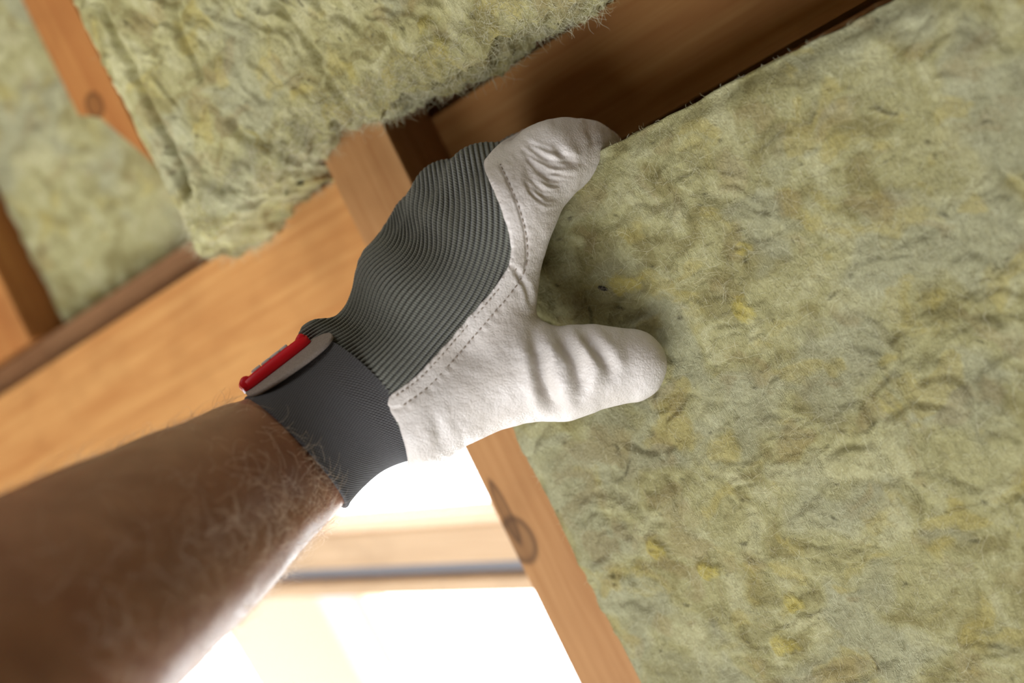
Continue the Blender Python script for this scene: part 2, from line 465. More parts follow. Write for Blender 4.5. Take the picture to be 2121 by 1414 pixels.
def slab(name, u0, u1, v0, v1, thick, step, seed, kind, mat, label, edges, Nface=0., dents=(), edge_shift=None, patches=(), grooves=()):
    """wool slab: noisy room-side face that turns round the visible edges into its sides; edges = which sides turn (subset of 'u0 u1 v0 v1')"""
    sk = thick
    def axis(a0, a1, e0, e1, big0, big1):
        xs = np.arange(a0, a1 + step * .5, step)
        pre = np.arange(-sk, -step * .5, step * 1.6) if e0 else np.array([])
        post = np.arange(step * 1.6, sk, step * 1.6) if e1 else np.array([])
        pos = np.concatenate([np.full(len(pre), a0), xs, np.full(len(post), a1)])
        dep = np.concatenate([-pre, np.zeros(len(xs)), post])
        nrm = np.concatenate([-np.ones(len(pre)), np.zeros(len(xs)), np.ones(len(post))])
        par = np.concatenate([a0 + pre, xs, a1 + post])
        return pos, dep, nrm, par
    pu, du, nu, au = axis(u0, u1, 'u0' in edges, 'u1' in edges, 0, 0)
    pv, dv, nv, av = axis(v0, v1, 'v0' in edges, 'v1' in edges, 0, 0)
    AU, AV = np.meshgrid(au, av, indexing='ij')
    PU, PV = np.meshgrid(pu, pv, indexing='ij')
    DU, DV = np.meshgrid(du, dv, indexing='ij')
    NU, NV = np.meshgrid(nu, nv, indexing='ij')
    H = wool_height(AU, AV, seed, kind)
    patch_w = []
    for (px_, py_, rp, rq, hp) in patches:             # small clumps of yellow binder standing proud
        cu, cv = ruv(px_, py_, Nface)
        dx = (AU - cu) * 1000; dy = (AV - cv) * 1000
        rr = np.sqrt((dx / rp) ** 2 + (dy / rq) ** 2) + 1.1 * fbm(dx / 3.5, dy / 3.5, seed + 400, 3)
        wgt = sstep(1.15, .45, rr); patch_w.append(wgt); H = H + wgt * hp / 1000
    for pts_, gw, gd in grooves:                       # splits in the slab
        g_ = [tuple(1000 * q for q in ruv(x_, y_, Nface)) for x_, y_ in pts_]
        gdist, _ = seg_dist(AU * 1000 + 2 * fbm(AV * 90, AU * 90, seed + 410, 3), AV * 1000, g_)
        H = H - gd / 1000 * np.exp(-(gdist / gw) ** 2)
    dep = np.maximum(DU, DV)
    face = (dep < 1e-9)
    # soft rounding of the arris
    eu = np.full(AU.shape, 1.)
    for flag, arr, at in (('u0', AU, u0), ('u1', AU, u1), ('v0', AV, v0), ('v1', AV, v1)):
        if flag in edges: eu = np.minimum(eu, np.abs(arr - at))
    rnd = np.exp(-(eu / .006) ** 2) * .004
    sdep = np.exp(-(dep / .006) ** 2)
    N = Nface + dep - np.where(face, H * (1 - .75 * np.exp(-(eu / .006) ** 2)), .25 * H * sdep) + np.where(face, rnd, .004 * sdep)
    side = (~face)
    out = np.where(side, H * (.8 - .35 * sdep), H * .45 * np.exp(-(eu / .005) ** 2))
    U = PU + (NU + np.where(face & (np.abs(AU - u0) < .008) & ('u0' in edges), -1., 0)) * out
    V = PV + (NV + np.where(face & (np.abs(AV - v1) < .008) & ('v1' in edges), 1., 0) - np.where(face & (np.abs(AV - v0) < .008) & ('v0' in edges), 1., 0)) * out
    if edge_shift is not None:
        U, V, N = edge_shift(U, V, N)
    for (cu, cv, ru, rv, dd) in dents:
        N = N + dd * np.exp(-((U - cu) / ru) ** 2 - ((V - cv) / rv) ** 2) * face
    P = np.stack([U, V, N], -1)
    nu_, nv_ = P.shape[:2]
    idx = np.arange(nu_ * nv_).reshape(nu_, nv_)
    Fq = np.stack([idx[:-1, :-1], idx[:-1, 1:], idx[1:, 1:], idx[1:, :-1]], -1).reshape(-1, 4)
    Vt = P.reshape(-1, 3)
    # close the back
    b = len(Vt)
    nb = Nface + thick
    rim = np.concatenate([idx[:, 0], idx[-1, 1:], idx[-2::-1, -1], idx[0, -2:0:-1]])
    me_v = np.concatenate([Vt, np.stack([Vt[rim, 0], Vt[rim, 1], np.full(len(rim), nb)], 1), [[(u0 + u1) / 2, (v0 + v1) / 2, nb]]])
    k = len(rim); r2 = b + np.arange(k); cen = b + k
    skirt = np.stack([rim, np.roll(rim, -1), np.roll(r2, -1), r2], 1)
    back = np.stack([r2, np.roll(r2, -1), np.full(k, cen), np.full(k, cen)], 1)
    me = mesh_np(name, me_v, np.concatenate([Fq, skirt]))
    o = link(name, me, mat, M=M_ROOF, smooth=True)
    tag(o, label, 'insulation batt', 'mineral wool batts')
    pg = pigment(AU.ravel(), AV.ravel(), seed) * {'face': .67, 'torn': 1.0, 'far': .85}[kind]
    for wgt in patch_w:
        f_ = wgt.ravel()[:, None] * .55; pg = pg * (1 - f_) + np.array(srgb(176, 160, 78))[None] * f_
    pg = np.concatenate([pg, pg[rim], pg[:1]])
    ca = me.color_attributes.new('pigment', 'FLOAT_COLOR', 'POINT')
    ca.data.foreach_set('color', np.concatenate([pg, np.ones((len(pg), 1))], 1).astype(np.float32).ravel())
    return o, P, face

def fibres(name, parent, P, count, seed, mask=None, length=(.006, .016), lift=.25, rad=.00004, mat='fibre'):
    r = np.random.default_rng(seed)
    nu_, nv_ = P.shape[:2]
    du = np.zeros_like(P); du[:-1] = P[1:] - P[:-1]; du[-1] = du[-2]
    dv = np.zeros_like(P); dv[:, :-1] = P[:, 1:] - P[:, :-1]; dv[:, -1] = dv[:, -2]
    nr = np.cross(dv, du); nr /= np.linalg.norm(nr, axis=-1, keepdims=True) + 1e-12
    if mask is None:
        ii = r.integers(2, nu_ - 2, count); jj = r.integers(2, nv_ - 2, count)
    else:
        c = np.argwhere(mask); pick = c[r.integers(0, len(c), count)]; ii, jj = pick[:, 0], pick[:, 1]
    base = P[ii, jj] + nr[ii, jj] * -.0004; n0 = nr[ii, jj]
    d = r.normal(size=(count, 3)); d -= n0 * np.sum(d * n0, 1, keepdims=True)
    d /= np.linalg.norm(d, axis=1, keepdims=True)
    d = d + n0 * lift * r.random((count, 1)); d /= np.linalg.norm(d, axis=1, keepdims=True)
    L = r.uniform(*length, (count, 1)); K = 7
    turn = r.normal(size=(count, 3)) * .5
    pts = np.zeros((count, K, 3)); p = base.copy(); pts[:, 0] = p
    for k in range(1, K):
        p = p + d * L / (K - 1); pts[:, k] = p
        d = d + turn * .35 + r.normal(size=(count, 3)) * .25 - n0 * (.12 * lift)
        d /= np.linalg.norm(d, axis=1, keepdims=True)
    return hair(name, parent, pts, rad, MAT[mat])

def hair(name, parent, pts, rad, mat):
    count, K = pts.shape[:2]
    hc = bpy.data.hair_curves.new(name)
    hc.add_curves([K] * count)
    hc.attributes['position'].data.foreach_set('vector', pts.astype(np.float32).ravel())
    ra = hc.attributes.get('radius') or hc.attributes.new('radius', 'FLOAT', 'POINT')
    tap = np.linspace(1, .35, K)[None, :] * np.full((count, 1), rad)
    ra.data.foreach_set('value', tap.astype(np.float32).ravel())
    o = link(name, hc, mat, parent)
    o['kind'] = 'stuff'
    return o

# batt held by the hand
def rot_edge(U, V, N):
    return U, V + .05 * (U + .2) * np.exp(-((V + .06) / .12) ** 2), N
TH = ruv(1250, 765)
WEB = ruv(1130, 640)
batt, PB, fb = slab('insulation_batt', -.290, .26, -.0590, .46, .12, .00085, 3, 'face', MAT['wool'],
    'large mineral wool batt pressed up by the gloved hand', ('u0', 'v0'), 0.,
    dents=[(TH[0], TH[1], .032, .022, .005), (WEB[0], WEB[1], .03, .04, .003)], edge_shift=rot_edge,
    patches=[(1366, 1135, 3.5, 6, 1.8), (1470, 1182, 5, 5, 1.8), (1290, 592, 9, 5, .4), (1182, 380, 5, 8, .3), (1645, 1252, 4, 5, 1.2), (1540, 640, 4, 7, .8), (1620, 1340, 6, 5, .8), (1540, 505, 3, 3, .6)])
sp_u, sp_v = ruv(1249, 597)
def off_edge(P, f, k):
    g = f.copy(); idx = np.argwhere(f); lo = idx.min(0); hi = idx.max(0)
    g[:lo[0] + k] = False; g[hi[0] - k:] = False; g[:, :lo[1] + k] = False; g[:, hi[1] - k:] = False
    return g
fibres('wool_fibres', batt, PB, 70000, 5, off_edge(PB, fb, 12), (.005, .015), .16, .00004)
_i = np.argwhere(fb).min(0); m = np.zeros(PB.shape[:2], bool); m[_i[0]:, _i[1]:_i[1] + 14] = True; m[_i[0]:_i[0] + 14, _i[1]:] = True
fibres('edge_fibres', batt, PB, 5000, 15, m, (.0015, .0035), .6, .000045)

# upper batt, torn edge hanging over the purlin
def torn_edge(U, V, N):
    e = np.exp(-((V + .122) / .028) ** 2)
    sh = np.interp(U, [-.44, -.40, -.32, -.27, -.235, .2], [.0045, .001, -.011, -.003, .0, .0])
    x = U * 1000
    rag = 6 * fbm(x / 17, x * 0 + 3, 91, 3) + 5 * fbm(x / 5.5, N * 1000 / 7, 92, 3)
    deep = 1 + 1.0 * sstep(-.345, -.362, U)
    return U, V + e * (sh + rag / 1000), np.where(N > .004, .004 + (N - .004) * deep, N)
top, PT, ft = slab('insulation_batt', -.421, .12, -.50, -.124, .036, .00085, 23, 'torn', MAT['wool_top'],
    'upper mineral wool batt with a ragged torn lower edge above the purlin', ('u0', 'v1'), 0., edge_shift=torn_edge, patches=[(893, 48, 5, 4, 1.2), (928, 92, 5, 5, 1.), (735, 150, 4, 6, .8), (540, 300, 5, 7, .8)],
    grooves=[([(205, 0), (250, 90), (300, 190), (345, 290), (385, 390)], 2.6, 7.), ([(365, 0), (372, 60), (420, 160)], 2.2, 4.), ([(560, 0), (640, 90), (700, 190), (745, 270)], 2.4, 4.), ([(470, 400), (520, 420)], 3., 5.), ([(480, 250), (520, 300), (600, 330)], 3., 5.)])
fibres('wool_fibres', top, PT, 28000, 6, off_edge(PT, ft, 10), (.004, .013), .25, .00004)
m = np.zeros(PT.shape[:2], bool); m[:, -45:-1] = True
fibres('edge_fibres', top, PT, 14000, 8, m, (.004, .012), 1.3, .00008)

far, PF, ff = slab('insulation_batt', -.688, -.36, -.62, -.1575, .030, .0022, 43, 'far', MAT['wool_far'],
    'pale blurred mineral wool batt recessed at the left behind the rafters', (), .132)

# ------------------------------------------------------------------ the gloved hand (surface from a distance field)
def smin(a, b, k):
    h = np.maximum(k - np.abs(a - b), 0) / k
    return np.minimum(a, b) - h * h * k * .25

def round_cone(X, Y, Z, p, q, r0, r1):
    p = [float(t) for t in p]; q = [float(t) for t in q]
    bx, by, bz = (q[i] - p[i] for i in range(3))
    L2 = bx * bx + by * by + bz * bz
    ax = X - p[0]; ay = Y - p[1]; az = Z - p[2]
    t = np.clip((ax * bx + ay * by + az * bz) / L2, 0, 1)
    return np.sqrt((ax - t * bx) ** 2 + (ay - t * by) ** 2 + (az - t * bz) ** 2) - (r0 + (r1 - r0) * t)

def surface_nets(Fv, org, h):
    s = Fv < 0
    nx, ny, nz = Fv.shape
    cnt = np.zeros((nx - 1, ny - 1, nz - 1), np.int8)
    for i in (0, 1):
        for j in (0, 1):
            for k in (0, 1):
                cnt += s[i:nx - 1 + i, j:ny - 1 + j, k:nz - 1 + k]
    act = (cnt > 0) & (cnt < 8)
    cell = np.argwhere(act)
    ids = -np.ones(act.shape, np.int64); ids[act] = np.arange(len(cell))
    acc = np.zeros((len(cell), 3)); num = np.zeros(len(cell))
    cor = [(i, j, k) for i in (0, 1) for j in (0, 1) for k in (0, 1)]
    for a in cor:
        for ax in range(3):
            if a[ax]: continue
            b = list(a); b[ax] = 1
            fa = Fv[cell[:, 0] + a[0], cell[:, 1] + a[1], cell[:, 2] + a[2]]
            fb_ = Fv[cell[:, 0] + b[0], cell[:, 1] + b[1], cell[:, 2] + b[2]]
            m = (fa < 0) != (fb_ < 0)
            t = np.where(m, fa / (fa - fb_ + 1e-20), 0)
            pt = np.array(a, float)[None] + np.zeros((len(cell), 3)); pt[:, ax] += t
            acc += pt * m[:, None]; num += m
    V = (cell + acc / num[:, None]) * h + org
    quads = []
    for ax in range(3):
        o1, o2 = (ax + 1) % 3, (ax + 2) % 3
        sl0 = [slice(None)] * 3; sl1 = [slice(None)] * 3
        sl0[ax] = slice(0, -1); sl1[ax] = slice(1, None)
        e = np.argwhere(s[tuple(sl0)] != s[tuple(sl1)])
        e = e[(e[:, o1] > 0) & (e[:, o2] > 0) & (e[:, o1] < Fv.shape[o1] - 1) & (e[:, o2] < Fv.shape[o2] - 1)]
        def cid(d1, d2):
            c = e.copy(); c[:, o1] += d1; c[:, o2] += d2
            return ids[c[:, 0], c[:, 1], c[:, 2]]
        q = np.stack([cid(-1, -1), cid(0, -1), cid(0, 0), cid(-1, 0)], 1)
        inside = s[e[:, 0], e[:, 1], e[:, 2]]
        q = np.where(inside[:, None], q, q[:, ::-1])
        quads.append(q)
    return V, np.concatenate(quads)

def inside_poly(px, py, poly):
    ins = np.zeros(px.shape, bool)
    n = len(poly)
    for i in range(n):
        x0, y0 = poly[i]; x1, y1 = poly[(i + 1) % n]
        if y0 == y1: continue
        c = ((y0 > py) != (y1 > py)) & (px < (x1 - x0) * (py - y0) / (y1 - y0) + x0)
        ins ^= c
    return ins

def spline(pts, n):
    pts = np.array(pts, float); k = len(pts)
    P = np.vstack([2 * pts[0] - pts[1], pts, 2 * pts[-1] - pts[-2]])
    t = np.linspace(0, k - 1 - 1e-9, n); i = t.astype(int); f = (t - i)[:, None]
    a, b, c, d = P[i], P[i + 1], P[i + 2], P[i + 3]
    return .5 * (2 * b + (c - a) * f + (2 * a - 5 * b + 4 * c - d) * f ** 2 + (3 * b - a - 3 * c + d) * f ** 3)

BONES = [  # (photo x, y, distance mm, radius mm) from, to
    ((820, 790, 483, 21), (1050, 440, 490, 18.5)),      # index metacarpal
    ((790, 770, 492, 21), (1005, 385, 507, 17.5)),      # middle
    ((760, 752, 500, 19), (932, 412, 523, 16.5)),       # ring
    ((732, 738, 506, 16.5), (864, 482, 533, 15.5)),     # little
    ((760, 790, 490, 20), (850, 880, 482, 18.5)),       # wrist
    ((672, 708, 500, 9.5), (740, 745, 488, 11)),        # roll of knit above the cuff
    ((1050, 440, 490, 18.5), (1136, 336, 500, 15.0)),   # index finger
    ((1136, 336, 500, 15.0), (1178, 317, 508, 13.0)),
    ((1178, 317, 508, 13.0), (1214, 313, 518, 11.4)),
    ((1214, 313, 518, 11.4), (1244, 313, 532, 9.6)),
    ((1005, 385, 507, 17.5), (1088, 342, 540, 14.0)),   # middle finger
    ((1088, 342, 540, 14.0), (1160, 330, 558, 12.0)),
    ((1160, 330, 558, 12.0), (1200, 325, 570, 10.5)),
    ((932, 412, 523, 16.5), (1010, 372, 555, 13.0)),    # ring finger
    ((1010, 372, 555, 13.0), (1090, 350, 574, 11.5)),
    ((1090, 350, 574, 11.5), (1130, 345, 584, 10.0)),
    ((864, 482, 533, 15.5), (935, 428, 558, 12.0)),     # little finger
    ((935, 428, 558, 12.0), (1000, 392, 574, 10.5)),
    ((1000, 392, 574, 10.5), (1035, 380, 582, 9.5)),
    ((885, 846, 484, 20), (1070, 768, 488, 19.5)),      # thumb
    ((1070, 768, 488, 19.5), (1165, 774, 491, 17.6)),
    ((1165, 774, 491, 17.6), (1228, 760, 492, 15.4)),
    ((1228, 760, 492, 15.4), (1304, 757, 494, 15.1)),
    ((1040, 520, 493, 16.5), (1016, 690, 489, 17)),     # web of the palm
    ((1000, 660, 505, 16), (960, 520, 512, 18)),        # palm
]
HV = .9                                                # voxel, mm
ORG = np.array([-104., -62., -612.]); DIM = np.array([176, 168, 166]) / HV
gx = ORG[0] + HV * np.arange(int(DIM[0])); gy = ORG[1] + HV * np.arange(int(DIM[1])); gz = ORG[2] + HV * np.arange(int(DIM[2]))
GX, GY, GZ = np.meshgrid(gx.astype(np.float32), gy.astype(np.float32), gz.astype(np.float32), indexing='ij')
BODY = np.full(GX.shape, 30., np.float32)
for A, B in BONES:
    p_, q_ = cpt(A[0], A[1], A[2]), cpt(B[0], B[1], B[2]); mr = max(A[3], B[3]) + 16
    lo = np.clip(((np.minimum(p_, q_) - mr - ORG) / HV).astype(int), 0, None); hi = ((np.maximum(p_, q_) + mr - ORG) / HV).astype(int) + 1
    sl = tuple(slice(a_, b_) for a_, b_ in zip(lo, hi))
    BODY[sl] = smin(BODY[sl], round_cone(GX[sl], GY[sl], GZ[sl], p_, q_, A[3], B[3]), 7.0)
PX = CX + GX / -GZ * F_PX; PY = CY - GY / -GZ * F_PX

BORDER = [(1078, 272), (1036, 297), (1010, 325), (1003, 347), (1024, 395), (1044, 445), (1057, 500), (1055, 548), (1028, 590), (975, 652), (915, 722), (862, 778), (815, 812)]
BORDER_S = [tuple(p) for p in spline(BORDER, 70)]
CUFFLINE = [(806, 818), (800, 840), (825, 880), (840, 930), (845, 960)]
region = [(1130, 150), (1078, 272)] + BORDER_S + CUFFLINE + [(850, 1000), (1000, 1200), (1800, 1200), (1800, 150)]
near = BODY < 6
rd = np.full(BODY.shape, 20., np.float32)
pxn, pyn = PX[near], PY[near]
dd, _ = seg_dist(pxn, pyn, [(1110, 200)] + BORDER_S + CUFFLINE + [(850, 1000)])
rd[near] = np.where(inside_poly(pxn, pyn, region), -dd, dd) / 4.8
# the leather shell sits 1 mm proud of the knit, with a soft edge
leather_f = np.maximum(BODY - 1.1, rd)
leather_f = np.maximum(leather_f, -(BODY + 2.5))       # hollow inside
CUT = [(560, 640), (640, 712), (700, 742), (770, 790), (815, 832), (850, 900), (880, 975), (900, 1100), (400, 1100)]
cd = np.full(BODY.shape, -20., np.float32)
dd, _ = seg_dist(pxn, pyn, CUT[1:8])
cd[near] = np.where(inside_poly(pxn, pyn, CUT), dd, -dd) / 4.8 - 3.0
knit_f = np.maximum(np.maximum(BODY, cd), -(rd + 2.2))

def field_at(P, Fv):
    g = (P - ORG) / HV; i = np.clip(g.astype(int), 0, np.array(Fv.shape) - 2); f = g - i
    o = 0
    for a in (0, 1):
        for b in (0, 1):
            for c in (0, 1):
                wgt = (f[:, 0] if a else 1 - f[:, 0]) * (f[:, 1] if b else 1 - f[:, 1]) * (f[:, 2] if c else 1 - f[:, 2])
                o = o + wgt * Fv[i[:, 0] + a, i[:, 1] + b, i[:, 2] + c]
    return o

def hit_depth(x, y, Fv, off=0.):
    """distance (mm) at which the line of sight through a photo point meets the glove"""
    ds = np.arange(450, 600, .25)
    P = np.array([cpt(x, y, d) for d in ds])
    v = field_at(P, Fv) - off
    k = np.argmax(v < 0)
    return ds[k] if v[k] < 0 else 492.

def to_px(V):
    return CX + V[:, 0] / -V[:, 2] * F_PX, CY - V[:, 1] / -V[:, 2] * F_PX

def vnormals(V, Fq):
    n = np.cross(V[Fq[:, 2]] - V[Fq[:, 0]], V[Fq[:, 3]] - V[Fq[:, 1]])
    N = np.zeros_like(V)
    for k in range(4): np.add.at(N, Fq[:, k], n)
    return N / (np.linalg.norm(N, axis=1, keepdims=True) + 1e-12)

def relax(V, Fq, it, keep=.5):
    for _ in range(it):
        s = np.zeros_like(V); c = np.zeros(len(V))
        for a, b in ((0, 1), (1, 2), (2, 3), (3, 0)):
            np.add.at(s, Fq[:, a], V[Fq[:, b]]); np.add.at(c, Fq[:, a], 1)
            np.add.at(s, Fq[:, b], V[Fq[:, a]]); np.add.at(c, Fq[:, b], 1)
        V = V * keep + (1 - keep) * s / c[:, None]
    return V

def subdivide(V, Fq):
    """one linear subdivision of a quad mesh"""
    ed = np.sort(np.concatenate([Fq[:, [0, 1]], Fq[:, [1, 2]], Fq[:, [2, 3]], Fq[:, [3, 0]]]), 1)
    key = ed[:, 0].astype(np.int64) * len(V) + ed[:, 1]
    uq, first, inv = np.unique(key, return_index=True, return_inverse=True)
    me_ = V[ed[first]].mean(1); ce = V[Fq].mean(1)
    n = len(V); nf = len(Fq); e = n + inv.reshape(4, nf).T; c = n + len(uq) + np.arange(nf)
    out = [np.stack([Fq[:, k], e[:, k], c, e[:, k - 1]], 1) for k in range(4)]
    return np.concatenate([V, me_, ce]), np.concatenate(out)

# person: the bare forearm is the body mesh, the glove is worn over it
RINGS = [  # upper edge (x, y), lower edge (x, y), distance mm
    ((690, 745), (850, 915), 489), ((608, 790), (772, 960), 483), ((512, 829), (711, 1044), 476.5),
    ((440, 853), (655, 1105), 466), ((340, 896), (590, 1182), 443), ((220, 944), (520, 1266), 418),
    ((90, 994), (430, 1360), 394), ((-70, 1062), (310, 1482), 366), ((-260, 1142), (150, 1640), 338), ((-520, 1250), (-60, 1890), 305)]
def ring_frames(rings, n, grow=0.):
    cen = []; half = []
    for (ux, uy), (lx, ly), W in rings:
        d = W
        cen.append(cpt((ux + lx) / 2, (uy + ly) / 2, d))
        a = (cpt(ux, uy, d) - cpt(lx, ly, d)) / 2
        half.append(a)
    cen = spline(cen, n); half = spline(half, n)
    ax = np.gradient(cen, axis=0); ax /= np.linalg.norm(ax, axis=1, keepdims=True)
    r = np.linalg.norm(half, axis=1, keepdims=True)
    e1 = half / r; tow = np.cross(ax, e1); tow /= np.linalg.norm(tow, axis=1, keepdims=True)
    tow *= np.sign(tow[:, 2:3])
    return cen, e1, tow, r[:, 0] + grow, ax

def tube(cen, e1, e2, ra, rb, seg=96, closed_ends=False):
    n = len(cen); an = np.linspace(0, 2 * math.pi, seg, endpoint=False)
    P = cen[:, None] + e1[:, None] * (np.cos(an)[None, :, None] * ra[:, None, None]) + e2[:, None] * (np.sin(an)[None, :, None] * rb[:, None, None])
    idx = np.arange(n * seg).reshape(n, seg)
    Fq = np.stack([idx[:-1], np.roll(idx, -1, 1)[:-1], np.roll(idx, -1, 1)[1:], idx[1:]], -1).reshape(-1, 4)
    return P, Fq, an

cen, e1, tow, ra, ax_ = ring_frames(RINGS, 90)
rb = ra * .80
P, Fq, an = tube(cen, e1, tow, ra, rb)
arm_P = P
NS = 96
dsp = .8 * fbm(np.arange(90)[:, None] / 9. + 0 * an[None], 3 * np.sin(an)[None] + 0 * np.arange(90)[:, None], 5, 3)
rad_dir = P - cen[:, None]; rad_dir /= np.linalg.norm(rad_dir, axis=2, keepdims=True)
P = P + rad_dir * dsp[..., None]
Va = P.reshape(-1, 3)
caps = [np.mean(P[0], 0), np.mean(P[-1], 0)]
nA = len(Va); Va = np.vstack([Va, caps])
i0 = np.arange(NS)
capF = np.concatenate([np.stack([i0, np.full(NS, nA), np.full(NS, nA), np.roll(i0, -1)], 1)[:0]])
me = mesh_np('person', Va[:nA] / 1000, Fq)
person = link('person', me, MAT['skin'], M=M_CAM, smooth=True)
tag(person, 'bare forearm of a person wearing a grey and white work glove, pressing the wool batt', 'person')

# arm hair
r = np.random.default_rng(4)
def arm_hair(count):
    ii = r.integers(27, 78, count).astype(int)
    w_ = r.random(count)
    ang = np.where(w_ < .62, r.normal(-.55 * math.pi * 0 + 2.35, .55, count), np.where(w_ < .8, r.normal(.1, .25, count), r.normal(3.1, .2, count)))
    jj = (np.round(ang / (2 * math.pi) * NS).astype(int)) % NS
    base = arm_P[ii, jj]; nr = rad_dir[ii, jj]
    axd = -ax_[ii]                                      # towards the hand
    side = np.cross(nr, axd)
    d = axd * r.uniform(.2, 1., (count, 1)) + side * r.normal(-.2, .7, (count, 1)) + nr * r.uniform(.15, .6, (count, 1))
    d /= np.linalg.norm(d, axis=1, keepdims=True)
    L = r.uniform(6, 15, (count, 1)); K = 8
    turn = side * r.normal(0, .35, (count, 1))
    pts = np.zeros((count, K, 3)); p = base - nr * .3; pts[:, 0] = p
    for k in range(1, K):
        p = p + d * L / (K - 1); pts[:, k] = p
        d = d + turn - nr * .12 + r.normal(size=(count, 3)) * .07
        d /= np.linalg.norm(d, axis=1, keepdims=True)
    hair('arm_hair', person, pts / 1000, .000045, MAT['hair'])
arm_hair(1700)

# knit back of the glove
Vk, Fk = surface_nets(knit_f, ORG, HV)
Vk = relax(Vk, Fk, 3)
Vk, Fk = subdivide(Vk, Fk)
Vk = relax(Vk, Fk, 1)
Vk, Fk = subdivide(Vk, Fk)
print('knit faces', len(Fk))
Nk = vnormals(Vk, Fk)
kx, ky = to_px(Vk)
def line_dist(x0, y0, x1, y1):
    L = math.hypot(x1 - x0, y1 - y0)
    return ((kx - x0) * (y1 - y0) - (ky - y0) * (x1 - x0)) / L
dA = line_dist(815, 812, 1058, 545); dB = line_dist(1062, 560, 1012, 335); dC = line_dist(640, 700, 815, 812)
if np.median(dA[(kx < 850) & (ky < 600)]) < 0: dA = -dA
if np.median(dB[kx < 900]) < 0: dB = -dB
KS = 60.
dr = -KS * np.log(np.exp(-np.clip(dA, -400, 600) / KS) + np.exp(-np.clip(dB, -400, 600) / KS))
run = (kx - 815) * .42 - (ky - 812) * .9
amp = sstep(30, 190, dr)
wave = np.cos(2 * math.pi * (run - 28) / 196 + .35 * np.sin(dr / 60))
fade = sstep(-20, 30, run) * sstep(420, 330, run)
Vk = Vk + Nk * ((1.9 * amp + .5) * wave * fade)[:, None] * sstep(-.5, 0, Nk[:, 2:3])
dr_e = dr * (1 + .5 * (np.clip(dr, 0, 400) / 300) ** 2) + 15 * np.sin(2 * math.pi * (run - 28) / 196 + .35 * np.sin(dr / 60)) * amp * fade
arc = run
Nk = vnormals(Vk, Fk)
Vk = Vk + Nk * (.85 * (np.abs(np.sin(math.pi * dr_e / 11.0)) - .7))[:, None] * sstep(-.1, .5, Nk[:, 2:3]) * sstep(330, 200, dr)[:, None]
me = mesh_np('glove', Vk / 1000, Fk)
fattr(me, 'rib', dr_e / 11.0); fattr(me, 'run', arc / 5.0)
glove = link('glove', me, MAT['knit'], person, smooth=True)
glove['label'] = 'grey ribbed knit back of the glove'

# leather palm, thumb and index finger
Vl, Fl = surface_nets(leather_f, ORG, HV)
Vl = relax(Vl, Fl, 3)
Vl, Fl = subdivide(Vl, Fl)
Vl = relax(Vl, Fl, 2)
Nl = vnormals(Vl, Fl)
lx, ly = to_px(Vl)
dE, aE = seg_dist(lx, ly, BORDER_S)
front = sstep(-.15, .25, Nl[:, 2])
dsp = np.zeros(len(Vl))
# folds across the thumb: (polyline, depth, half-width px)
FOLDS = [([(1106, 690), (1118, 730), (1126, 780), (1140, 822), (1156, 842)], 3.2, 15),
         ([(1150, 684), (1172, 716), (1192, 748), (1203, 790), (1200, 822)], 2.8, 14),
         ([(1206, 690), (1232, 716), (1256, 746), (1266, 778)], 2.3, 12),
         ([(1135, 690), (1152, 730), (1158, 765)], .8, 10),
         ([(1150, 300), (1166, 322), (1186, 334), (1200, 336)], 1.3, 9),
         ([(1095, 300), (1120, 326), (1150, 340), (1186, 342)], .8, 7),
         ([(1090, 318), (1112, 352), (1140, 372), (1160, 374)], .9, 8),
         ([(1084, 340), (1104, 378), (1124, 402), (1146, 410)], .9, 8),
         ([(1086, 372), (1100, 400), (1116, 420)], .5, 7),
         ([(1215, 262), (1228, 285), (1226, 305)], .7, 8),
         ([(1062, 552), (1078, 575), (1092, 600), (1098, 632)], 1.0, 6),
         ([(890, 842), (906, 880), (912, 915), (902, 938)], .7, 14)]
_fr = np.random.default_rng(21)
for k in range(11):                                     # fine creases fanning over the index knuckle
    t_ = k / 10.
    x0, y0 = 1088 + 6 * math.sin(k * 2.1), 292 + 100 * t_
    x1, y1 = 1196 - 52 * t_ + _fr.normal(0, 4), 326 + 96 * t_
    FOLDS.append(([(x0, y0), ((x0 + x1) / 2 + _fr.normal(0, 5), (y0 + y1) / 2 + 14 + _fr.normal(0, 4)), (x1, y1)], .32 + .2 * _fr.random(), 3.6))
for pl, dep, wd in FOLDS:
    q = [tuple(p) for p in spline(pl, 24)]
    ds_, as_ = seg_dist(lx, ly, q)
    tot = sum(math.hypot(b[0] - a[0], b[1] - a[1]) for a, b in zip(q[:-1], q[1:]))
    end = np.minimum(1, np.minimum(as_, tot - as_) / (tot * .3) + .25)
    dsp += end * dep * (-np.exp(-(ds_ / wd) ** 2) + .42 * np.exp(-((ds_ - 2.0 * wd) / (1.1 * wd)) ** 2))
# hem along the seam: raised edge, two stitched grooves
low = sstep(330, 380, aE)
hem = (.45 - .3 * low) * sstep(34, 26, dE) - (.45 - .2 * low) * np.exp(-((dE - 34) / 4.) ** 2)
hem = hem - .25 * np.exp(-((dE - 9) / 3.) ** 2) * low
dsp += hem * sstep(70, 100, aE) 
# fine puckers running away from the seam, and soft unevenness
dsp += .16 * np.sin(aE / 3.6 + 1.5 * np.sin(aE / 23)) * sstep(60, 36, dE) * sstep(30, 38, dE)
dsp += .55 * fbm(lx / 60, ly / 60, 301, 3) + .25 * fbm(lx / 16, ly / 16, 303, 2)
Vl = Vl + Nl * (dsp * front)[:, None]
me = mesh_np('leather_palm', Vl / 1000, Fl)
leather = link('leather_palm', me, MAT['leather'], glove, smooth=True)
leather['label'] = 'off-white grain leather palm, thumb and index finger'

